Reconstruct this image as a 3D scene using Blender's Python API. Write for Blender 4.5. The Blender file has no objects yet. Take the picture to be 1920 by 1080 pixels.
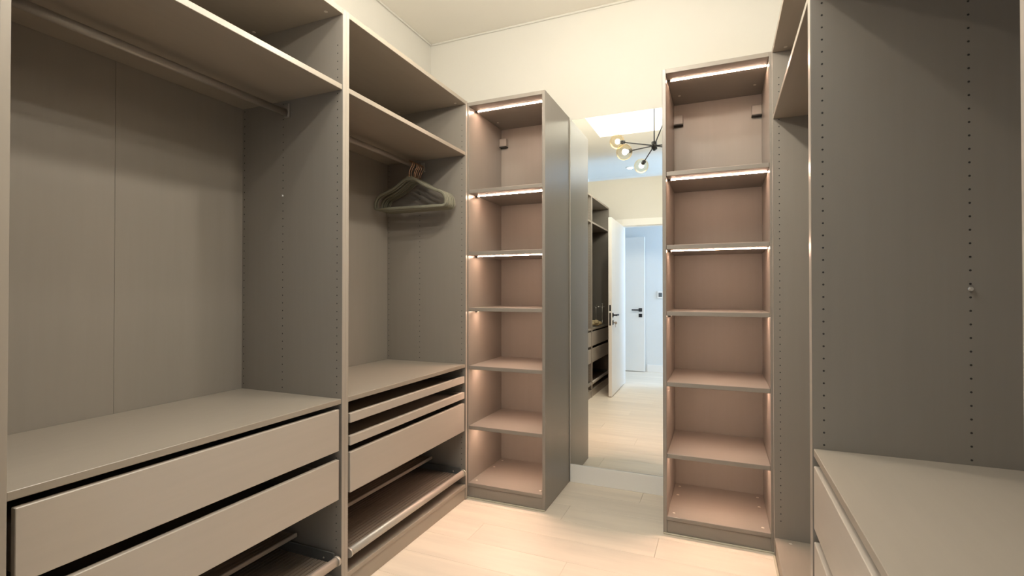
import bpy, bmesh, math, random
from mathutils import Vector, Matrix, Euler
random.seed(7)
S = bpy.context.scene
C = S.collection
R = math.radians

# ------------------------------------------------------------------ camera, sky, daylight, exposure
cam_d = bpy.data.cameras.new('camera')
cam_d.sensor_width = 36.0
cam_d.lens = 926.93 / 1920 * 36.0
cam_d.clip_start = 0.02
cam = bpy.data.objects.new('camera', cam_d)
C.objects.link(cam)
cam.location = (0, 0, 1.222)
cam.rotation_euler = (R(90 + 0.508), 0, R(22.984))
S.camera = cam

W = bpy.data.worlds.new('sky')
S.world = W
W.use_nodes = True
bg = W.node_tree.nodes['Background']
bg.inputs[0].default_value = (0.86, 0.94, 1.0, 1)
bg.inputs[1].default_value = 2.2

def area(name, loc, rot, sx, sy, power, col, spread=180):
    d = bpy.data.lights.new(name, 'AREA')
    d.shape = 'RECTANGLE'; d.size = sx; d.size_y = sy
    d.energy = power; d.color = col; d.spread = R(spread)
    o = bpy.data.objects.new(name, d); C.objects.link(o)
    o.location = loc; o.rotation_euler = rot
    return o
# daylight entering by the roof window, and by the window at the end of the hallway
area('roof_window_daylight', (-0.59, 0.84, 3.32), (0, 0, 0), 1.40, 0.74, 19, (1.0, 0.98, 0.90))
area('hall_window_daylight', (1.38, -1.09, 1.75), (0, R(90), 0), 1.5, 0.9, 62, (0.43, 0.64, 1.0))

S.view_settings.view_transform = 'Standard'
S.view_settings.look = 'None'
S.view_settings.exposure = 0.0
S.view_settings.gamma = 1.0
S.view_settings.use_curve_mapping = False
S.render.film_transparent = False
S.cycles.use_denoising = True
S.cycles.max_bounces = 12
S.cycles.diffuse_bounces = 6
S.cycles.glossy_bounces = 6
S.cycles.transparent_max_bounces = 16
S.cycles.sample_clamp_indirect = 4.0
S.cycles.caustics_reflective = False
S.cycles.caustics_refractive = False

# ------------------------------------------------------------------ materials
def mat(name, col, rough=0.5, metal=0.0, spec=0.5, grain=None, bump=0.0, var=0.0, emit=None):
    m = bpy.data.materials.new(name); m.use_nodes = True
    nt = m.node_tree; N = nt.nodes; L = nt.links
    b = N['Principled BSDF']
    b.inputs['Base Color'].default_value = (*col, 1)
    b.inputs['Roughness'].default_value = rough
    b.inputs['Metallic'].default_value = metal
    b.inputs['Specular IOR Level'].default_value = spec
    if emit:
        b.inputs['Emission Color'].default_value = (*emit[0], 1)
        b.inputs['Emission Strength'].default_value = emit[1]
    if grain:
        scale, amount = grain
        tc = N.new('ShaderNodeTexCoord'); mp = N.new('ShaderNodeMapping')
        mp.inputs['Scale'].default_value = scale
        L.new(tc.outputs['Object'], mp.inputs['Vector'])
        nz = N.new('ShaderNodeTexNoise'); nz.inputs['Scale'].default_value = 1.0
        nz.inputs['Detail'].default_value = 5.0; nz.inputs['Roughness'].default_value = 0.6
        L.new(mp.outputs[0], nz.inputs['Vector'])
        src = nz.outputs['Fac']
        mr = N.new('ShaderNodeMapRange')
        mr.inputs['From Min'].default_value = 0.3; mr.inputs['From Max'].default_value = 0.7
        mr.inputs['To Min'].default_value = 1 - amount; mr.inputs['To Max'].default_value = 1 + amount
        L.new(src, mr.inputs['Value'])
        out = mr.outputs[0]
        if var:
            oi = N.new('ShaderNodeObjectInfo'); mv = N.new('ShaderNodeMapRange')
            mv.inputs['To Min'].default_value = 1 - var; mv.inputs['To Max'].default_value = 1 + var
            L.new(oi.outputs['Random'], mv.inputs['Value'])
            mu = N.new('ShaderNodeMath'); mu.operation = 'MULTIPLY'
            L.new(out, mu.inputs[0]); L.new(mv.outputs[0], mu.inputs[1]); out = mu.outputs[0]
            # shift the grain per piece
            ad = N.new('ShaderNodeVectorMath'); ad.operation = 'ADD'
            sc = N.new('ShaderNodeMath'); sc.operation = 'MULTIPLY'; sc.inputs[1].default_value = 37.0
            L.new(oi.outputs['Random'], sc.inputs[0])
            L.new(mp.outputs[0], ad.inputs[0]); L.new(sc.outputs[0], ad.inputs[1])
            L.new(ad.outputs[0], nz.inputs['Vector'])
        vm = N.new('ShaderNodeVectorMath'); vm.operation = 'SCALE'
        vm.inputs[0].default_value = col
        L.new(out, vm.inputs['Scale'])
        L.new(vm.outputs[0], b.inputs['Base Color'])
        if bump:
            bp = N.new('ShaderNodeBump'); bp.inputs['Strength'].default_value = bump
            bp.inputs['Distance'].default_value = 0.001
            L.new(src, bp.inputs['Height']); L.new(bp.outputs[0], b.inputs['Normal'])
    return m

LAM = (0.275, 0.248, 0.218)
M = {}
M['laminate'] = mat('shaded_grey_brown_laminate', (0.236, 0.213, 0.187), 0.29, spec=0.55, grain=((45, 45, 2.5), 0.02), bump=0.02)  # darker copy of the flat laminate; dim light on the sides is painted in
M['front'] = mat('aisle_lit_drawer_front', (0.445, 0.398, 0.345), 0.36, spec=0.5, grain=((2.5, 45, 45), 0.02), bump=0.02)  # same laminate made lighter, so the colour carries the aisle light
M['edge'] = mat('aisle_lit_taupe_edge', (0.365, 0.325, 0.278), 0.30, spec=0.5, grain=((40, 40, 2.5), 0.02))  # aisle light on the board edges, put into a lighter colour
M['tower'] = mat('shaded_tower_laminate', (0.245, 0.218, 0.190), 0.36, spec=0.5, grain=((2.5, 45, 45), 0.02), bump=0.02)  # tower boards darkened to hold the weaker light on their fronts
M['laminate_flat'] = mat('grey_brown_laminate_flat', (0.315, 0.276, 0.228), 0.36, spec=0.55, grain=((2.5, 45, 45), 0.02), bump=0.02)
M['back'] = mat('back_panel_laminate', (0.27, 0.243, 0.213), 0.42, spec=0.45, grain=((45, 45, 2.5), 0.02))
M['hole'] = mat('peg_hole_dark', (0.02, 0.018, 0.016), 0.6)
M['alu'] = mat('satin_aluminium', (0.52, 0.475, 0.42), 0.46, metal=0.45, grain=((2, 60, 60), 0.03))
M['rail'] = mat('grey_lacquered_rail', (0.33, 0.30, 0.27), 0.32, metal=0.35, grain=((200, 200, 3), 0.04))
M['side_metal'] = mat('dark_grey_steel', (0.16, 0.165, 0.16), 0.4, metal=0.5, grain=((60, 60, 60), 0.05))
M['ribs'] = mat('brown_ribbed_mat', (0.19, 0.150, 0.118), 0.7, spec=0.25, grain=((1.2, 30, 30), 0.10))
M['cap'] = mat('pale_plastic', (0.62, 0.58, 0.52), 0.4, grain=((40, 40, 40), 0.03))
M['screw'] = mat('bright_screw', (0.75, 0.75, 0.74), 0.25, metal=0.9, grain=((40, 40, 40), 0.03))
M['wall'] = mat('cream_wall_paint', (0.665, 0.65, 0.605), 0.85, spec=0.2, grain=((3, 3, 3), 0.012), bump=0.03)
M['ceiling'] = mat('ceiling_paint', (0.84, 0.81, 0.745), 0.9, spec=0.15, grain=((3, 3, 3), 0.01))
M['hallwall'] = mat('pale_grey_wall_paint', (0.74, 0.76, 0.76), 0.85, spec=0.2, grain=((3, 3, 3), 0.012))
M['white'] = mat('white_lacquer', (0.84, 0.83, 0.80), 0.38, grain=((4, 4, 4), 0.01))
M['floor'] = mat('pale_oak_laminate', (0.76, 0.675, 0.565), 0.42, spec=0.45, grain=((1.6, 16, 16), 0.07), bump=0.04, var=0.035)
M['subfloor'] = mat('subfloor_grey', (0.30, 0.25, 0.19), 0.8, grain=((8, 8, 8), 0.05))
M['bead'] = mat('pale_floor_bead', (0.50, 0.46, 0.36), 0.5, grain=((30, 30, 30), 0.03))
M['black'] = mat('matt_black_metal', (0.018, 0.018, 0.02), 0.4, metal=0.3, grain=((40, 40, 40), 0.05))
M['led'] = mat('led_diffuser', (0.9, 0.8, 0.65), 0.5, emit=((1.0, 0.645, 0.47), 135.0))
M['led_off'] = mat('led_profile_end', (0.10, 0.09, 0.08), 0.5, grain=((40, 40, 40), 0.05))
M['velvet'] = mat('olive_grey_velvet', (0.19, 0.182, 0.138), 0.8, spec=0.2, grain=((120, 120, 120), 0.06))
M['copper'] = mat('rose_gold_metal', (0.80, 0.47, 0.30), 0.25, metal=1.0, grain=((60, 60, 60), 0.03))
M['chrome'] = mat('polished_chrome', (0.80, 0.78, 0.74), 0.12, metal=1.0, grain=((60, 60, 60), 0.02))
M['cloth'] = mat('beige_cloth', (0.55, 0.45, 0.27), 0.85, spec=0.2, grain=((40, 40, 40), 0.15))
M['palecloth'] = mat('pale_grey_cloth', (0.42, 0.40, 0.34), 0.85, spec=0.2, grain=((40, 40, 40), 0.12))
M['bulb'] = mat('lit_bulb', (1, 0.9, 0.7), 0.5, emit=((1.0, 0.97, 0.93), 800.0))
M['downlight'] = mat('downlight_lens', (0.9, 0.9, 0.9), 0.5, emit=((0.9, 0.95, 1.0), 14.0))
M['grey_screen'] = mat('grey_screen', (0.10, 0.12, 0.13), 0.2, grain=((30, 30, 30), 0.05))

def mirror_mat():
    m = bpy.data.materials.new('silvered_mirror'); m.use_nodes = True
    b = m.node_tree.nodes['Principled BSDF']
    b.inputs['Base Color'].default_value = (0.90, 0.925, 0.90, 1)
    b.inputs['Metallic'].default_value = 1.0; b.inputs['Roughness'].default_value = 0.0
    return m
M['mirror'] = mirror_mat()

def globe_mat():
    m = bpy.data.materials.new('amber_glass'); m.use_nodes = True
    nt = m.node_tree; N = nt.nodes; L = nt.links
    N.remove(N['Principled BSDF']); out = N['Material Output']
    lw = N.new('ShaderNodeLayerWeight'); lw.inputs['Blend'].default_value = 0.16
    ramp = N.new('ShaderNodeMix'); ramp.data_type = 'RGBA'
    ramp.inputs['A'].default_value = (1.0, 0.95, 0.84, 1); ramp.inputs['B'].default_value = (0.97, 0.84, 0.60, 1)
    L.new(lw.outputs['Facing'], ramp.inputs['Factor'])
    tr = N.new('ShaderNodeBsdfTransparent'); L.new(ramp.outputs['Result'], tr.inputs['Color'])
    gl = N.new('ShaderNodeBsdfGlossy'); gl.inputs['Roughness'].default_value = 0.03
    gl.inputs['Color'].default_value = (1, 0.9, 0.75, 1)
    mx = N.new('ShaderNodeMixShader'); ml = N.new('ShaderNodeMath'); ml.operation = 'MULTIPLY'; ml.inputs[1].default_value = 0.35
    L.new(lw.outputs['Fresnel'], ml.inputs[0]); L.new(ml.outputs[0], mx.inputs['Fac'])
    L.new(tr.outputs[0], mx.inputs[1]); L.new(gl.outputs[0], mx.inputs[2])
    L.new(mx.outputs[0], out.inputs['Surface'])
    return m
M['amber'] = globe_mat()
def pane_mat():
    m = bpy.data.materials.new('clear_pane'); m.use_nodes = True
    nt = m.node_tree; N = nt.nodes; L = nt.links
    N.remove(N['Principled BSDF']); out = N['Material Output']
    tr = N.new('ShaderNodeBsdfTransparent'); tr.inputs['Color'].default_value = (0.95, 0.97, 0.96, 1)
    gl = N.new('ShaderNodeBsdfGlossy'); gl.inputs['Roughness'].default_value = 0.01
    fr = N.new('ShaderNodeFresnel'); fr.inputs['IOR'].default_value = 1.45
    mx = N.new('ShaderNodeMixShader'); L.new(fr.outputs[0], mx.inputs['Fac'])
    L.new(tr.outputs[0], mx.inputs[1]); L.new(gl.outputs[0], mx.inputs[2]); L.new(mx.outputs[0], out.inputs['Surface'])
    return m
M['pane'] = pane_mat()

# ------------------------------------------------------------------ helpers
def add_box(bm, x0, x1, y0, y1, z0, z1, bev=0.0, mtx=None):
    x0, x1 = min(x0, x1), max(x0, x1); y0, y1 = min(y0, y1), max(y0, y1); z0, z1 = min(z0, z1), max(z0, z1)
    vs = [bm.verts.new(p) for p in ((x0, y0, z0), (x1, y0, z0), (x1, y1, z0), (x0, y1, z0),
                                    (x0, y0, z1), (x1, y0, z1), (x1, y1, z1), (x0, y1, z1))]
    if mtx: 
        for v in vs: v.co = mtx @ v.co
    fs = [bm.faces.new([vs[i] for i in f]) for f in ((0, 3, 2, 1), (4, 5, 6, 7), (0, 1, 5, 4), (1, 2, 6, 5), (2, 3, 7, 6), (3, 0, 4, 7))]
    if bev:
        es = list({e for f in fs for e in f.edges})
        bmesh.ops.bevel(bm, geom=es, offset=bev, segments=1, affect='EDGES', profile=0.5)

def add_cyl(bm, p, q, r0, r1=None, n=16, caps=True):
    p, q = Vector(p), Vector(q); r1 = r0 if r1 is None else r1
    d = (q - p).normalized(); up = Vector((0, 0, 1)) if abs(d.z) < .9 else Vector((1, 0, 0))
    a = d.cross(up).normalized(); b = d.cross(a)
    A = [bm.verts.new(p + (a * math.cos(t) + b * math.sin(t)) * r0) for t in [2 * math.pi * i / n for i in range(n)]]
    B = [bm.verts.new(q + (a * math.cos(t) + b * math.sin(t)) * r1) for t in [2 * math.pi * i / n for i in range(n)]]
    for i in range(n):
        j = (i + 1) % n
        f = bm.faces.new((A[i], A[j], B[j], B[i])); f.smooth = True
    if caps:
        bm.faces.new(A[::-1]); bm.faces.new(B)

def add_tube(bm, pts, r, n=8, sy=1.0, closed=False):
    pts = [Vector(p) for p in pts]; k = len(pts); rings = []
    for i, p in enumerate(pts):
        if closed: d = (pts[(i + 1) % k] - pts[i - 1]).normalized()
        else: d = (pts[min(i + 1, k - 1)] - pts[max(i - 1, 0)]).normalized()
        ref = Vector((0, 1, 0)) if abs(d.y) < .9 else Vector((1, 0, 0))
        a = d.cross(ref).normalized(); b = a.cross(d).normalized()
        rings.append([bm.verts.new(p + a * math.cos(t) * r + b * math.sin(t) * r * sy) for t in [2 * math.pi * j / n for j in range(n)]])
    rng = range(k) if closed else range(k - 1)
    for i in rng:
        A, B = rings[i], rings[(i + 1) % k]
        for j in range(n):
            f = bm.faces.new((A[j], A[(j + 1) % n], B[(j + 1) % n], B[j])); f.smooth = True
    if not closed:
        bm.faces.new(rings[0][::-1]); bm.faces.new(rings[-1])

def add_sphere(bm, c, r, u=20, v=12, scale=(1, 1, 1)):
    ret = bmesh.ops.create_uvsphere(bm, u_segments=u, v_segments=v, radius=r)
    for w in ret['verts']:
        w.co = Vector((w.co.x * scale[0], w.co.y * scale[1], w.co.z * scale[2])) + Vector(c)
    for w in ret['verts']:
        for f in w.link_faces: f.smooth = True

def obj(name, bm, m, parent=None, loc=None, rot=None):
    bmesh.ops.recalc_face_normals(bm, faces=bm.faces)
    me = bpy.data.meshes.new(name); bm.to_mesh(me); bm.free()
    me.materials.append(m)
    o = bpy.data.objects.new(name, me); C.objects.link(o)
    if parent: o.parent = parent
    if loc: o.location = loc
    if rot: o.rotation_euler = rot
    return o

def box(name, m, parent, x0, x1, y0, y1, z0, z1, bev=0.0012):
    bm = bmesh.new(); add_box(bm, x0, x1, y0, y1, z0, z1, bev)
    return obj(name, bm, M[m], parent)

def tag(o, label=None, cat=None, group=None, kind=None):
    if label: o['label'] = label
    if cat: o['category'] = cat
    if group: o['group'] = group
    if kind: o['kind'] = kind
    return o

def thing(name, label, cat, loc, rotz=0, group=None):
    o = bpy.data.objects.new(name, None); C.objects.link(o)
    o.empty_display_size = 0.1
    o.location = loc; o.rotation_euler = (0, 0, rotz)
    return tag(o, label, cat, group)

def clone(o, parent=None):
    c = o.copy(); C.objects.link(c)
    if parent: c.parent = parent
    return c

# ------------------------------------------------------------------ dimensions (metres)
XL, XR = -1.394, 0.221                    # fronts of the left and right rows
YP, YM, Y1 = 0.531, 1.569, 2.603          # divisions of the rows
YU0 = -0.425
D = 0.570                                 # wardrobe depth
H = 2.360
YB = 3.107                                # back wall
ZC = 3.047                                # ceiling
XWL, XWR = XL - D - 0.004, XR + D + 0.004
YPART = -0.450                            # face of the wall with the doorway
YHALL = -1.640
TYF, TD = 2.618, 0.484                    # corner towers (side panels run behind the ends of the rows)
TW = 0.485
T = 0.018

# ------------------------------------------------------------------ setting
fl = box('floor', 'subfloor', None, XWL - .1, 1.45, YHALL - .1, YB + .1, -0.12, -0.012, 0)
tag(fl, 'pale oak laminate floor of long planks', kind='structure')
PW, PL = 0.193, 1.38
def plank_mesh(l):
    bm = bmesh.new(); add_box(bm, 0, l, 0, PW - .0008, -0.012, 0, 0.0007)
    me = bpy.data.meshes.new('plank'); bm.to_mesh(me); bm.free(); me.materials.append(M['floor']); return me
cache = {}
x_lo, x_hi = XWL - .02, 1.42
row = 0; y = YHALL - .05
while y < YB:
    x = x_lo - PL * ((row * 0.37) % 1.0)
    while x < x_hi:
        a, b = max(x, x_lo), min(x + PL, x_hi)
        if b - a > 0.02:
            key = round(b - a - .0008, 3)
            if key not in cache: cache[key] = plank_mesh(key)
            o = bpy.data.objects.new('plank', cache[key]); C.objects.link(o)
            o.location = (a, y, 0); o.parent = fl
        x += PL
    y += PW; row += 1

def struct(name, m, x0, x1, y0, y1, z0, z1, label=None, bev=0):
    o = box(name, m, None, x0, x1, y0, y1, z0, z1, bev)
    return tag(o, label, kind='structure')

struct('wall_left', 'wall', XWL - .1, XWL, YPART, YB + .1, 0, ZC)
struct('wall_right', 'wall', XWR, XWR + .1, YPART, YB + .1, 0, ZC)
struct('wall_back', 'wall', XWL, XWR, YB, YB + .1, 0, ZC)
# partition with the doorway: left of it, right of it and the header; it stops below the ceiling
DX0, DX1, DH = -1.215, -0.315, 2.11
PT = 2.74
bm = bmesh.new()
add_box(bm, XWL, DX0, YPART - .1, YPART, 0, PT); add_box(bm, DX1, XWR, YPART - .1, YPART, 0, PT)
add_box(bm, DX0, DX1, YPART - .1, YPART, DH, PT)
tag(obj('wall_front', bm, M['wall']), 'cream partition wall with doorway, open above', kind='structure')
bm = bmesh.new()
add_box(bm, XWL - .1, 1.45, YHALL - .1, YHALL, 0, ZC)
tag(obj('wall_hall', bm, M['hallwall']), kind='structure')
bm = bmesh.new(); add_box(bm, XWL - .1, XWL, YHALL, YPART, 0, ZC)
tag(obj('wall_hall_left', bm, M['hallwall']), kind='structure')
# wall at the right end of the hall, with the window opening the daylight comes through
bm = bmesh.new()
wy0, wy1, wz0, wz1 = -1.55, -0.62, 0.98, 2.52
add_box(bm, 1.42, 1.52, YHALL, wy0, 0, ZC); add_box(bm, 1.42, 1.52, wy1, YPART, 0, ZC)
add_box(bm, 1.42, 1.52, wy0, wy1, 0, wz0); add_box(bm, 1.42, 1.52, wy0, wy1, wz1, ZC)
tag(obj('wall_hall_right', bm, M['hallwall']), kind='structure')
struct('wall_hall_front', 'hallwall', XWR + .1, 1.52, YPART - .1, YPART, 0, ZC)
# ceiling with the roof-window shaft
SX0, SX1, SY0, SY1 = -1.311, 0.132, 0.455, 1.225
bm = bmesh.new()
cx0, cx1, cy0, cy1 = XWL - .1, 1.52, YHALL - .1, YB + .1
add_box(bm, cx0, SX0, cy0, cy1, ZC, ZC + .1); add_box(bm, SX1, cx1, cy0, cy1, ZC, ZC + .1)
add_box(bm, SX0, SX1, cy0, SY0, ZC, ZC + .1); add_box(bm, SX0, SX1, SY1, cy1, ZC, ZC + .1)
tag(obj('ceiling', bm, M['ceiling']), 'flat beige ceiling with roof window', kind='structure')
bm = bmesh.new()
for q in ((SX0 - .04, SX0, SY0 - .04, SY1 + .04), (SX1, SX1 + .04, SY0 - .04, SY1 + .04), (SX0, SX1, SY0 - .04, SY0), (SX0, SX1, SY1, SY1 + .04)):
    add_box(bm, *q, ZC + .1, ZC + .34)
wf = tag(obj('window_1', bm, M['white']), 'roof window in its white shaft', kind='structure')

bm = bmesh.new(); add_box(bm, SX0, SX1, SY0, SY1, ZC + .352, ZC + .358)
obj('pane', bm, M['pane'], wf)
bm = bmesh.new()
for q in ((SX0 - .04, SX0 + .05, SY0 - .04, SY1 + .04), (SX1 - .05, SX1 + .04, SY0 - .04, SY1 + .04), (SX0 + .05, SX1 - .05, SY0 - .04, SY0 + .05), (SX0 + .05, SX1 - .05, SY1 - .05, SY1 + .04)):
    add_box(bm, *q, ZC + .341, ZC + .372)
obj('sash', bm, M['white'], wf)
# small cove bead where the walls meet the ceiling
struct('trim_2', 'wall', XWL + .012, XWR, YB - .012, YB, ZC - .014, ZC, bev=.004)
struct('trim_3', 'wall', XWL, XWL + .012, YPART, YB, ZC - .014, ZC, bev=.004)
# baseboards
struct('baseboard_back', 'white', XL + TW + .004, XR - T - .49, YB - .014, YB, 0, 0.113, bev=.002)
struct('baseboard_hall', 'white', -1.06, 1.42, YHALL, YHALL + .014, 0, 0.11, bev=.002)
# door frame trim of the doorway (closet side and lining)
bm = bmesh.new()
FW = 0.085
add_box(bm, DX0 - FW, DX0 + .004, YPART, YPART + .016, 0, DH + FW, .002)
add_box(bm, DX1 - .004, DX1 + FW, YPART, YPART + .016, 0, DH + FW, .002)
add_box(bm, DX0 + .004, DX1 - .004, YPART, YPART + .016, DH - .004, DH + FW, .002)
add_box(bm, DX0, DX0 + .015, YPART - .1, YPART, 0, DH); add_box(bm, DX1 - .015, DX1, YPART - .1, YPART, 0, DH)
add_box(bm, DX0 + .015, DX1 - .015, YPART - .1, YPART, DH - .015, DH)
tag(obj('trim_1', bm, M['white']), 'white door frame of the doorway', kind='structure')

# ------------------------------------------------------------------ doors
def lever_set(parent, x, face, zl, zk, direction, key=False):
    """black lever on a square rose with a lock rose below; local door frame: x along the leaf, y out of the face"""
    s = face
    bm = bmesh.new()
    y0 = 0.0 if s < 0 else 0.040
    def yy(d): return y0 + s * d
    add_box(bm, x - .026, x + .026, yy(0), yy(.008), zl - .026, zl + .026, .001)
    add_cyl(bm, (x, yy(.008), zl), (x, yy(.045), zl), .010)
    add_box(bm, x - .011 if direction > 0 else x + .011, x + direction * .125, yy(.040), yy(.054), zl - .010, zl + .010, .002)
    obj('door_handle', bm, M['black'], parent)
    bm = bmesh.new()
    add_box(bm, x - .026, x + .026, yy(0), yy(.008), zk - .026, zk + .026, .001)
    lk = obj('lock_rose', bm, M['black'], parent)
    if key:
        bm = bmesh.new()
        add_box(bm, x - .003, x + .003, yy(.008), yy(.030), zk - .008, zk + .008)
        add_cyl(bm, (x - .004, yy(.036), zk - .004), (x + .004, yy(.036), zk - .004), .016, n=14)
        add_box(bm, x - .002, x + .014, yy(.034), yy(.040), zk - .055, zk - .014)
        obj('key', bm, M['screw'], lk)

def make_door(name, label, loc, rotz, w, h):
    bm = bmesh.new(); add_box(bm, 0, w, 0, .040, 0.008, h, .002)
    o = obj(name, bm, M['white']); o.location = loc; o.rotation_euler = (0, 0, rotz)
    return tag(o, label, kind='structure')
# door of this room, opened against the left row: leaf runs from the hinge towards +y, face to +x
d1 = make_door('door_1', 'open white flush door with black lever, swung into the room', (-1.200, -0.445, 0), R(88.6), 0.895, 2.10)
lever_set(d1, 0.835, -1, 0.955, 0.868, -1, key=True)
bm = bmesh.new()
add_box(bm, 0.895, 0.8965, .010, .030, 0.835, 0.985, 0); obj('strike_plate', bm, M['black'], d1)
bm = bmesh.new()
add_box(bm, 0.895, 0.8965, .010, .030, 1.005, 1.075, 0); obj('strike_plate', bm, M['black'], d1)
d2 = make_door('door_2', 'white flush door with black lever across the hallway', (-1.955, -1.632, 0), R(1.6), 0.870, 2.075)
lever_set(d2, 0.805, 1, 0.952, 0.866, -1)

th = thing('thermostat', 'small white wall thermostat with grey screen on the hallway wall', 'thermostat', (-0.862, YHALL, 1.185))
box('housing', 'white', th, -.042, .042, .0, .018, -.055, .055, .003)
box('screen', 'grey_screen', th, -.026, .026, .018, .020, -.034, .030, .001)
dl = thing('ceiling_downlight', 'round recessed white downlight in the hallway ceiling', 'light', (-1.225, -1.10, ZC))
bm = bmesh.new(); add_cyl(bm, (0, 0, -.012), (0, 0, 0), .055, .062, 28); obj('trim_ring', bm, M['white'], dl)
bm = bmesh.new(); add_cyl(bm, (0, 0, -.015), (0, 0, -.012), .042, .042, 24); obj('lens', bm, M['downlight'], dl)

# ------------------------------------------------------------------ wardrobes
# local frame of a wardrobe: x along its width, y into the depth (front edge at 0), z up
def peg_holes(parent, w, d, rows, z0=0.17, z1=2.26, sides=(0, 1), r=.0026):
    bm = bmesh.new(); n = int((z1 - z0) / .0325)
    for s in sides:
        x = T if s == 0 else w - T; dx = .0004 if s == 0 else -.0004
        for yy in rows:
            for k in range(n):
                z = z0 + k * .0325
                vs = [bm.verts.new((x + dx, yy + r * math.cos(t), z + r * math.sin(t))) for t in [i * math.pi / 4 for i in range(8)]]
                bm.faces.new(vs)
                ws = [bm.verts.new((x, yy + r * math.cos(t), z + r * math.sin(t))) for t in [i * math.pi / 4 for i in range(8)]]
                for i in range(8): bm.faces.new((vs[i], vs[(i + 1) % 8], ws[(i + 1) % 8], ws[i]))
    return tag(obj('peg_holes', bm, M['hole'], parent), 'rows of small dark peg holes', kind='stuff')

cap_me = None
def cap(parent, x, y, z, up=True):
    global cap_me
    if cap_me is None:
        bm = bmesh.new(); add_cyl(bm, (0, 0, 0), (0, 0, .0015), .0075, .0068, 14)
        o = obj('cover_cap', bm, M['cap'], parent); cap_me = o.data
    else:
        o = bpy.data.objects.new('cover_cap', cap_me); C.objects.link(o); o.parent = parent
    o.location = (x, y, z)
    if not up: o.rotation_euler = (math.pi, 0, 0)

def carcass(t, w, d, zb, back_seam=True, flat='laminate_flat'):
    for x0 in (0, w - T):
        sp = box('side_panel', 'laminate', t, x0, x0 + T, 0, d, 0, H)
        if flat != 'tower':
            box('lit_edge_strip', 'edge', sp, x0 + .0002, x0 + T - .0002, -.0012, 0, 0, H, .0004)  # added strip, painted lighter as if lit from the aisle
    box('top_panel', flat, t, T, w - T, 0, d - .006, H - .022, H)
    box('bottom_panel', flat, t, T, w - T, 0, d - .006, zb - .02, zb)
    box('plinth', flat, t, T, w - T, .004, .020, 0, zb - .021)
    if back_seam:
        box('back_panel', 'back', t, T, w / 2 - .0004, d - .006, d, 0.02, H - .005, .0003)
        box('back_panel', 'back', t, w / 2 + .0004, w - T, d - .006, d, 0.02, H - .005, .0003)
    else:
        box('back_panel', 'back', t, T, w - T, d - .006, d, 0.02, H - .005, .0006)

def shelf(t, w, d, zt, th=.020, y0=.004):
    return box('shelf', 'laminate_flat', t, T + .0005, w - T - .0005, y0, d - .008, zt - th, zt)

def clothes_rail(t, w, y, z):
    bm = bmesh.new()
    prof = [(math.cos(a) * .0105, math.sin(a) * .0150) for a in [i * math.pi / 8 for i in range(16)]]
    A = [bm.verts.new((T + .004, y + p[0], z + p[1])) for p in prof]; B = [bm.verts.new((w - T - .004, y + p[0], z + p[1])) for p in prof]
    for i in range(16):
        f = bm.faces.new((A[i], A[(i + 1) % 16], B[(i + 1) % 16], B[i])); f.smooth = True
    bm.faces.new(A); bm.faces.new(B)
    rail = obj('clothes_rail', bm, M['rail'], t)
    for x0, x1 in ((T, T + .012), (w - T - .012, w - T)):
        bm = bmesh.new()
        add_box(bm, x0, x1, y - .014, y + .014, z - .019, z + .040, .003)
        obj('rail_bracket', bm, M['rail'], rail)
    return rail

def drawer(t, w, d, z0, z1):
    f = box('drawer', 'front', t, T + .014, w - T - .014, 0.0, .018, z0, z1, .0015)
    bm = bmesh.new()
    a, b = T + .026, w - T - .026; zz1 = z1 - .045
    add_box(bm, a, a + .014, .018, d - .05, z0 + .012, zz1); add_box(bm, b - .014, b, .018, d - .05, z0 + .012, zz1)
    add_box(bm, a + .014, b - .014, d - .064, d - .05, z0 + .012, zz1)
    add_box(bm, a + .014, b - .014, .018, d - .064, z0 + .012, z0 + .022)
    obj('drawer_box', bm, M['laminate_flat'], f)
    return f

def tray(t, w, d, z0, z1):
    f = box('pull_out_tray', 'front', t, T + .014, w - T - .014, 0.0, .018, z0, z1, .0015)
    bm = bmesh.new(); a, b = T + .022, w - T - .022
    add_box(bm, a, b, .018, d - .06, z0 + .004, z0 + .016)
    obj('tray_base', bm, M['laminate_flat'], f)
    for x0, x1 in ((a - .006, a + .006), (b - .006, b + .006)):
        bm = bmesh.new(); add_box(bm, x0, x1, .018, d - .06, z0 + .002, z1 - .004, .001)
        obj('tray_side', bm, M['laminate'], f)
    return f

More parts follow.
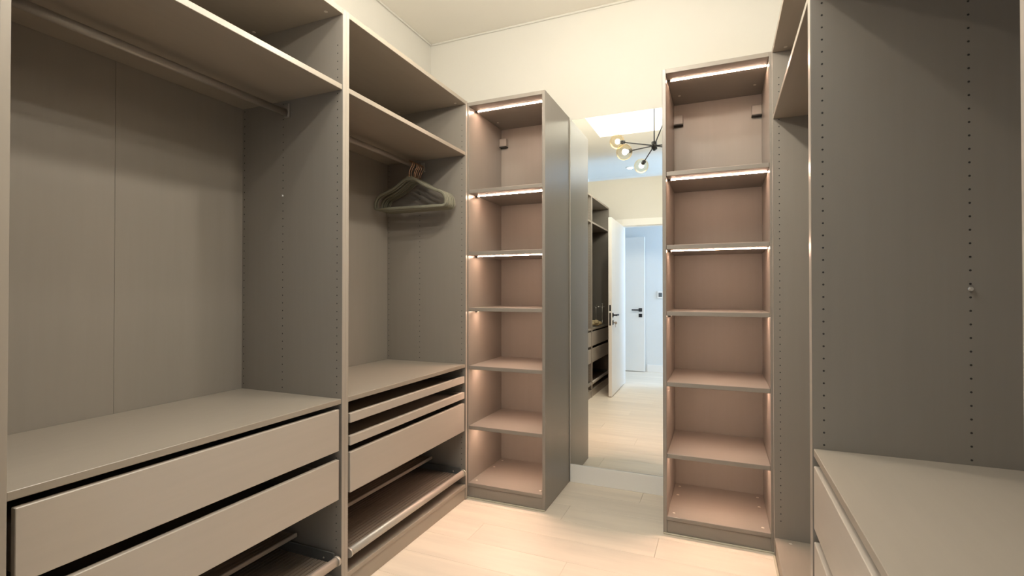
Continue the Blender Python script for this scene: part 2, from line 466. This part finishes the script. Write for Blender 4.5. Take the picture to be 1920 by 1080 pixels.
def shoe_shelf(t, w, d, zf, y0=0.0, depth=None, slim=False):
    """pull-out shoe shelf: ribbed mat between two steel side rails, aluminium tube along the front"""
    depth = depth or d - .06
    a, b = T + .012, w - T - .012
    bm = bmesh.new()
    n = int((depth - .022) / .0190)
    add_box(bm, a + .012, b - .012, y0 + .020, y0 + depth, zf - .012, zf - .004)
    for k in range(n):
        y = y0 + .022 + k * .0190
        add_box(bm, a + .012, b - .012, y, y + .0150, zf - .004, zf + .0005)
    s = obj('shoe_shelf', bm, M['ribs'], t)
    if slim:
        bm = bmesh.new(); add_box(bm, a, b, y0 + .012, y0 + .020, zf - .013, zf + .003, .0015)
        obj('front_rail', bm, M['alu'], s)
        return s
    bm = bmesh.new()
    prof = [(math.cos(q) * .014 - .0, math.sin(q) * .0185) for q in [i * math.pi / 9 for i in range(18)]]
    A = [bm.verts.new((a + .010, y0 + .008 + p[0], zf + .008 + p[1])) for p in prof]; B = [bm.verts.new((b - .010, y0 + .008 + p[0], zf + .008 + p[1])) for p in prof]
    for i in range(18):
        f = bm.faces.new((A[i], A[(i + 1) % 18], B[(i + 1) % 18], B[i])); f.smooth = True
    bm.faces.new(A); bm.faces.new(B)
    obj('front_rail', bm, M['alu'], s)
    for x0, x1, xi in ((a, a + .010, a + .010), (b - .010, b, b - .010)):
        bm = bmesh.new(); add_cyl(bm, (x0, y0 + .008, zf + .008), (x1, y0 + .008, zf + .008), .0195, n=18)
        obj('end_cap', bm, M['alu'], s)
        bm = bmesh.new(); add_box(bm, x0 + .002, x1 - .002, y0 + .020, y0 + depth, zf - .014, zf + .038, .002)
        obj('side_rail', bm, M['side_metal'], s)
        for yy, zz in ((.07, .012), (depth * .62, .004), (depth * .62, .026)):
            sg = 1 if x0 == a else -1
            xf = x1 - .002 if sg == 1 else x0 + .002
            bm = bmesh.new(); add_cyl(bm, (xf, y0 + yy, zf + zz), (xf + sg * .002, y0 + yy, zf + zz), .004, n=10)
            obj('screw', bm, M['screw'], s)
    return s

def shelf_pin(t, x, y, z, sg):
    bm = bmesh.new(); add_cyl(bm, (x, y, z), (x + sg * .007, y, z), .0042, n=12)
    add_cyl(bm, (x, y, z), (x + sg * .002, y, z), .0058, n=12)
    obj('shelf_pin', bm, M['screw'], t)

ROWS = (.026, .321, .552)
def deck_cap(t, w, d, z, up=True, ys=(.05, .45)):
    for yy in ys:
        cap(t, T + .04, yy, z, up); cap(t, w - T - .04, yy, z, up)

# left row: seen from the front, x runs away from the camera
def left_unit(y0, y1, label, two_drawers, rail=True):
    w = y1 - y0
    t = thing('wardrobe', label, 'wardrobe', (XL, y0, 0), R(90))
    carcass(t, w, D, .090)
    shelf(t, w, D, .798, .020, 0.002)
    shelf(t, w, D, 2.055, .021, 0.002)
    if rail: clothes_rail(t, w, .293, 1.978)
    peg_holes(t, w, D, ROWS)
    deck_cap(t, w, D, H - .022, False)
    if two_drawers:
        drawer(t, w, D, .595, .759); drawer(t, w, D, .403, .561)
    else:
        tray(t, w, D, .690, .728); tray(t, w, D, .598, .636)
        drawer(t, w, D, .407, .570)
    shoe_shelf(t, w, D, .153)
    shoe_shelf(t, w, D, .228, .208, .335, True)
    return t
u1 = left_unit(YP, YM, 'open grey-brown wardrobe with two wide drawers, nearest on the left', True)
shelf_pin(u1, (YM - YP) - T, .321, 1.632, -1)
u2 = left_unit(YM, Y1, 'open grey-brown wardrobe holding the hangers, two shallow trays above one drawer', False)
u0 = left_unit(YU0, YP, 'dark open wardrobe behind the open white door, seen in the mirror', True)

# right row: x runs towards the camera
def right_unit(y_far, y_near, label, near):
    w = y_far - y_near
    t = thing('wardrobe', label, 'wardrobe', (XR, y_far, 0), R(-90))
    carcass(t, w, D, .090)
    shelf(t, w, D, 2.048, .020, 0.002)
    peg_holes(t, w, D, (.026, .329, .552))
    deck_cap(t, w, D, H - .022, False)
    box('base_trim', 'bead', t, 0, w, -.006, .0035, 0, .007, .002)
    if near:
        shelf(t, w, D, .808, .020, 0.002)
        drawer(t, w, D, .602, .766); drawer(t, w, D, .403, .568)
        shelf_pin(t, T, .329, 1.230, 1)
        shoe_shelf(t, w, D, .153)
    else:
        deck_cap(t, w, D, .090, True, (.06,))
    return t
r1 = right_unit(1.541, 0.502, 'grey wardrobe on the right with a deep counter over drawers, nearest the camera', True)
r2 = right_unit(Y1, 1.541, 'narrow slice of open grey wardrobe beside the right lit shelf tower', False)

# lit corner towers
def tower(x0, TW, label, shelves, caps):
    t = thing('shelf_tower', label, 'shelf', (x0, TYF, 0))
    carcass(t, TW, TD, .090, False, 'tower')
    tops = [c for c in t.children if c.name.startswith('top_panel')][0]
    def led(parent, z):
        bm = bmesh.new(); add_box(bm, T + .016, TW - T - .004, .0945, .1055, z - .0025, z, .0010)
        l = obj('led_strip', bm, M['led'], parent); l['label'] = 'glowing warm white LED strip'
    def end(parent, z):
        bm = bmesh.new(); add_box(bm, T + .001, T + .015, .088, .112, z - .009, z, .001)
        obj('led_end', bm, M['led_off'], parent)
    led(tops, H - .022); end(tops, H - .022)
    for z in shelves:
        s = box('shelf', 'tower', t, T + .0005, TW - T - .0005, .006, TD - .008, z - .022, z)
        led(s, z - .022); end(s, z - .022)
    for x in (T, TW - T - .052):
        bm = bmesh.new()
        add_box(bm, x, x + .052, TD - .040, TD - .006, 2.215, 2.268, .002)
        b = obj('wall_bracket', bm, M['back'], t)
        bm = bmesh.new(); add_box(bm, x - .0, x + .052, TD - .0405, TD - .006, 2.209, 2.215, .0005)
        obj('bracket_foot', bm, M['hole'], b)
    box('base_trim', 'bead', t, .001, TW, -.006, .0035, 0, .007, .002)
    for (cxx, cyy) in caps: cap(t, cxx, cyy, .090, True)
    cap(t, .06, .33, H - .022, False); cap(t, TW - .06, .33, H - .022, False)
    return t
CAPS = [(T + .030, .05), (T + .030, .30), (.455, .05), (.455, .30), (T + .03, .43), (.455, .43)]
tower(-1.411, 0.502, 'left of two tall lit shelf towers, its long grey side beside the mirror', (1.837, 1.466, 1.131, .784, .427), CAPS)
tower(-0.277, 0.505, 'right of two tall lit shelf towers, standing against the right wardrobes', (1.837, 1.463, 1.125, .767, .404), CAPS)
# metal-edged wall mirror standing on the baseboard
mr = thing('wall_mirror', 'tall frameless wall mirror between the two lit shelf towers', 'mirror', (-0.590, YB, 0.114))
mw0, mw1 = (XL + TW + .001) + 0.590 + .001, (-0.277 - .001) + 0.590
box('glass', 'mirror', mr, mw0 + .004, mw1, -.006, -.0008, 0, 2.228, .0006)
box('edge_strip', 'cap', mr, mw0, mw0 + .0035, -.008, -.0008, 0, 2.228, .0004)
box('backing', 'white', mr, mw0 + .004, mw1, -.0008, -.0001, 0.01, 2.22, 0)

# ------------------------------------------------------------------ hangers
def hanger_proto():
    t = thing('clothes_hanger', 'x', 'hanger', (0, 0, 0), 0, 'velvet hangers on the rail')
    # outline in the x-z plane: closed loop, flat velvet profile
    pts = []
    def arc(p0, p1, p2, n):
        for i in range(n + 1):
            u = i / n; a = Vector(p0).lerp(Vector(p1), u); b = Vector(p1).lerp(Vector(p2), u); pts.append(tuple(a.lerp(b, u)))
    hw = .236
    half = []
    pts.clear()
    arc((0, 0, -.083), (.030, 0, -.083), (.060, 0, -.105), 5)
    arc((.085, 0, -.122), (.110, 0, -.138), (.150, 0, -.152), 4)
    arc((.180, 0, -.164), (.232, 0, -.178), (hw, 0, -.222), 6)
    arc((hw + .001, 0, -.236), (hw, 0, -.252), (hw - .022, 0, -.254), 4)
    half = [Vector(p) for p in pts]
    loop = half + [Vector((-p.x, 0, p.z)) for p in reversed(half[1:])]
    bm = bmesh.new(); add_tube(bm, loop, .0085, 8, .36, closed=True)
    # neck gusset
    add_box(bm, -.020, .020, -.0029, .0029, -.092, -.070, .002)
    obj('hanger_body', bm, M['velvet'], t)
    bm = bmesh.new(); hk = [Vector((0, 0, -.075)), Vector((0, 0, -.045))]
    for i in range(15):
        a = R(-62 + i * 17.5)
        hk.append(Vector((math.cos(a) * .0205 - .0, 0, math.sin(a) * .0205 - .0005)))
    hk[2].x = .010
    add_tube(bm, hk, .0021, 8)
    add_cyl(bm, (0, 0, -.076), (0, 0, -.062), .0035, n=10)
    obj('hook', bm, M['copper'], t)
    return t
hp = hanger_proto()
rail_x, rail_z = XL - .293, 1.978
names = ['front-most olive velvet hanger on the rail, its whole triangle in view',
         'second olive velvet hanger from the front, tucked close behind the first',
         'third olive velvet hanger from the front of the bunch on the rail',
         'fourth olive velvet hanger from the front, middle of the bunch on the rail',
         'third olive velvet hanger from the back of the bunch on the rail',
         'second olive velvet hanger from the back, close to the side panel',
         'rearmost olive velvet hanger, nearest the wardrobe side panel']
ys = [2.432, 2.452, 2.481, 2.497, 2.513, 2.534, 2.552]
for i, (yy, nm) in enumerate(zip(ys, names)):
    if i == 0: t = hp
    else:
        t = hp.copy(); C.objects.link(t)
        for ch in hp.children:
            c = ch.copy(); C.objects.link(c); c.parent = t
    t.location = (rail_x, yy, rail_z - .0035)
    t.rotation_euler = (0, 0, R([3.5, 2.6, -.6, -2.2, -2.6, -3.0, -1.6][i]))
    t['label'] = nm

# ------------------------------------------------------------------ things kept in the wardrobe behind the door (seen in the mirror)
st = thing('accessory_stand', 'chrome accessory stand with two posts and a crossbar on the counter', 'stand', (-1.475, -0.19, .798), R(150))
box('base', 'chrome', st, -.055, .055, -.03, .03, 0, .010, .002)
bm = bmesh.new(); add_cyl(bm, (-.042, 0, .01), (-.042, 0, .268), .006); obj('post', bm, M['chrome'], st)
bm = bmesh.new(); add_cyl(bm, (.042, 0, .01), (.042, 0, .262), .006); obj('post', bm, M['chrome'], st)
bm = bmesh.new(); add_cyl(bm, (-.075, 0, .235), (.060, 0, .235), .007); add_sphere(bm, (-.042, 0, .272), .010); obj('crossbar', bm, M['chrome'], st)
bm = bmesh.new()
for k in range(9):
    a = k * 2.4; rr = .018 + .008 * k % .05
    add_sphere(bm, (math.cos(a) * rr, math.sin(a) * rr, .022 + .004 * (9 - k)), .030, 14, 10, (1.1, .9, .75))
g = obj('cloth_pouch', bm, M['cloth'], None, (-1.462, 0.10, .800))
tag(g, 'crumpled beige cloth pouch lying on the counter, seen in the mirror', 'pouch')
bm = bmesh.new()
zs = [i / 14 for i in range(15)]
for s in (-1, 1):
    pts = [Vector((0.006 * math.sin(z * 7 + s), s * (.006 + .017 * math.sin(z * math.pi) ** .8 * (1 + .4 * math.sin(z * 9))), -.20 * z)) for z in zs]
    add_tube(bm, pts, .010, 8)
sc = obj('hanging_scarf', bm, M['palecloth'], None, (-1.420, 0.492, 1.345))
tag(sc, 'pale knotted scarf hanging on the wardrobe side, seen in the mirror', 'scarf')
pg = bmesh.new(); add_cyl(pg, (0, -.028, -.004), (0, .021, -.004), .004)
add_cyl(pg, (0, .014, -.004), (0, .021, -.004), .009)
obj('peg', pg, M['screw'], sc)

# ------------------------------------------------------------------ chandelier
hub = Vector((-0.570, 1.487, 2.580))
ch = thing('chandelier', 'black branching chandelier with round amber glass globes, seen in the mirror', 'chandelier', hub)
bm = bmesh.new(); add_cyl(bm, (0, 0, -.034), (0, 0, .034), .026, n=20); add_cyl(bm, (0, 0, -.046), (0, 0, -.034), .010, .016, 14)
obj('hub', bm, M['black'], ch)
bm = bmesh.new(); add_cyl(bm, (0, 0, .034), (0, 0, ZC - hub.z - .025), .0055, n=12)
obj('rod', bm, M['black'], ch)
bm = bmesh.new(); add_cyl(bm, (0, 0, ZC - hub.z - .025), (0, 0, ZC - hub.z), .056, n=28)
obj('canopy', bm, M['black'], ch)
GL = [(-.372, -.15, .124), (-.223, .29, -.111), (-.166, -.33, -.094), (.150, .33, .17), (.36, .15, -.05), (.28, -.29, .0)]
for g in GL:
    v = Vector(g); L_ = v.length; u = v.normalized()
    bm = bmesh.new(); add_cyl(bm, u * .02, u * (L_ - .066), .0055, n=10)
    arm = obj('arm', bm, M['black'], ch)
    bm = bmesh.new(); add_cyl(bm, u * (L_ - .084), u * (L_ - .036), .020, .018, n=16)
    obj('socket', bm, M['black'], arm)
    bm = bmesh.new(); add_sphere(bm, v, .071, 28, 18)
    gl = obj('glass_globe', bm, M['amber'], ch)
    bm = bmesh.new(); add_sphere(bm, v + u * -.006, .022, 16, 10, (1, 1, 1.1))
    obj('bulb', bm, M['bulb'], gl)
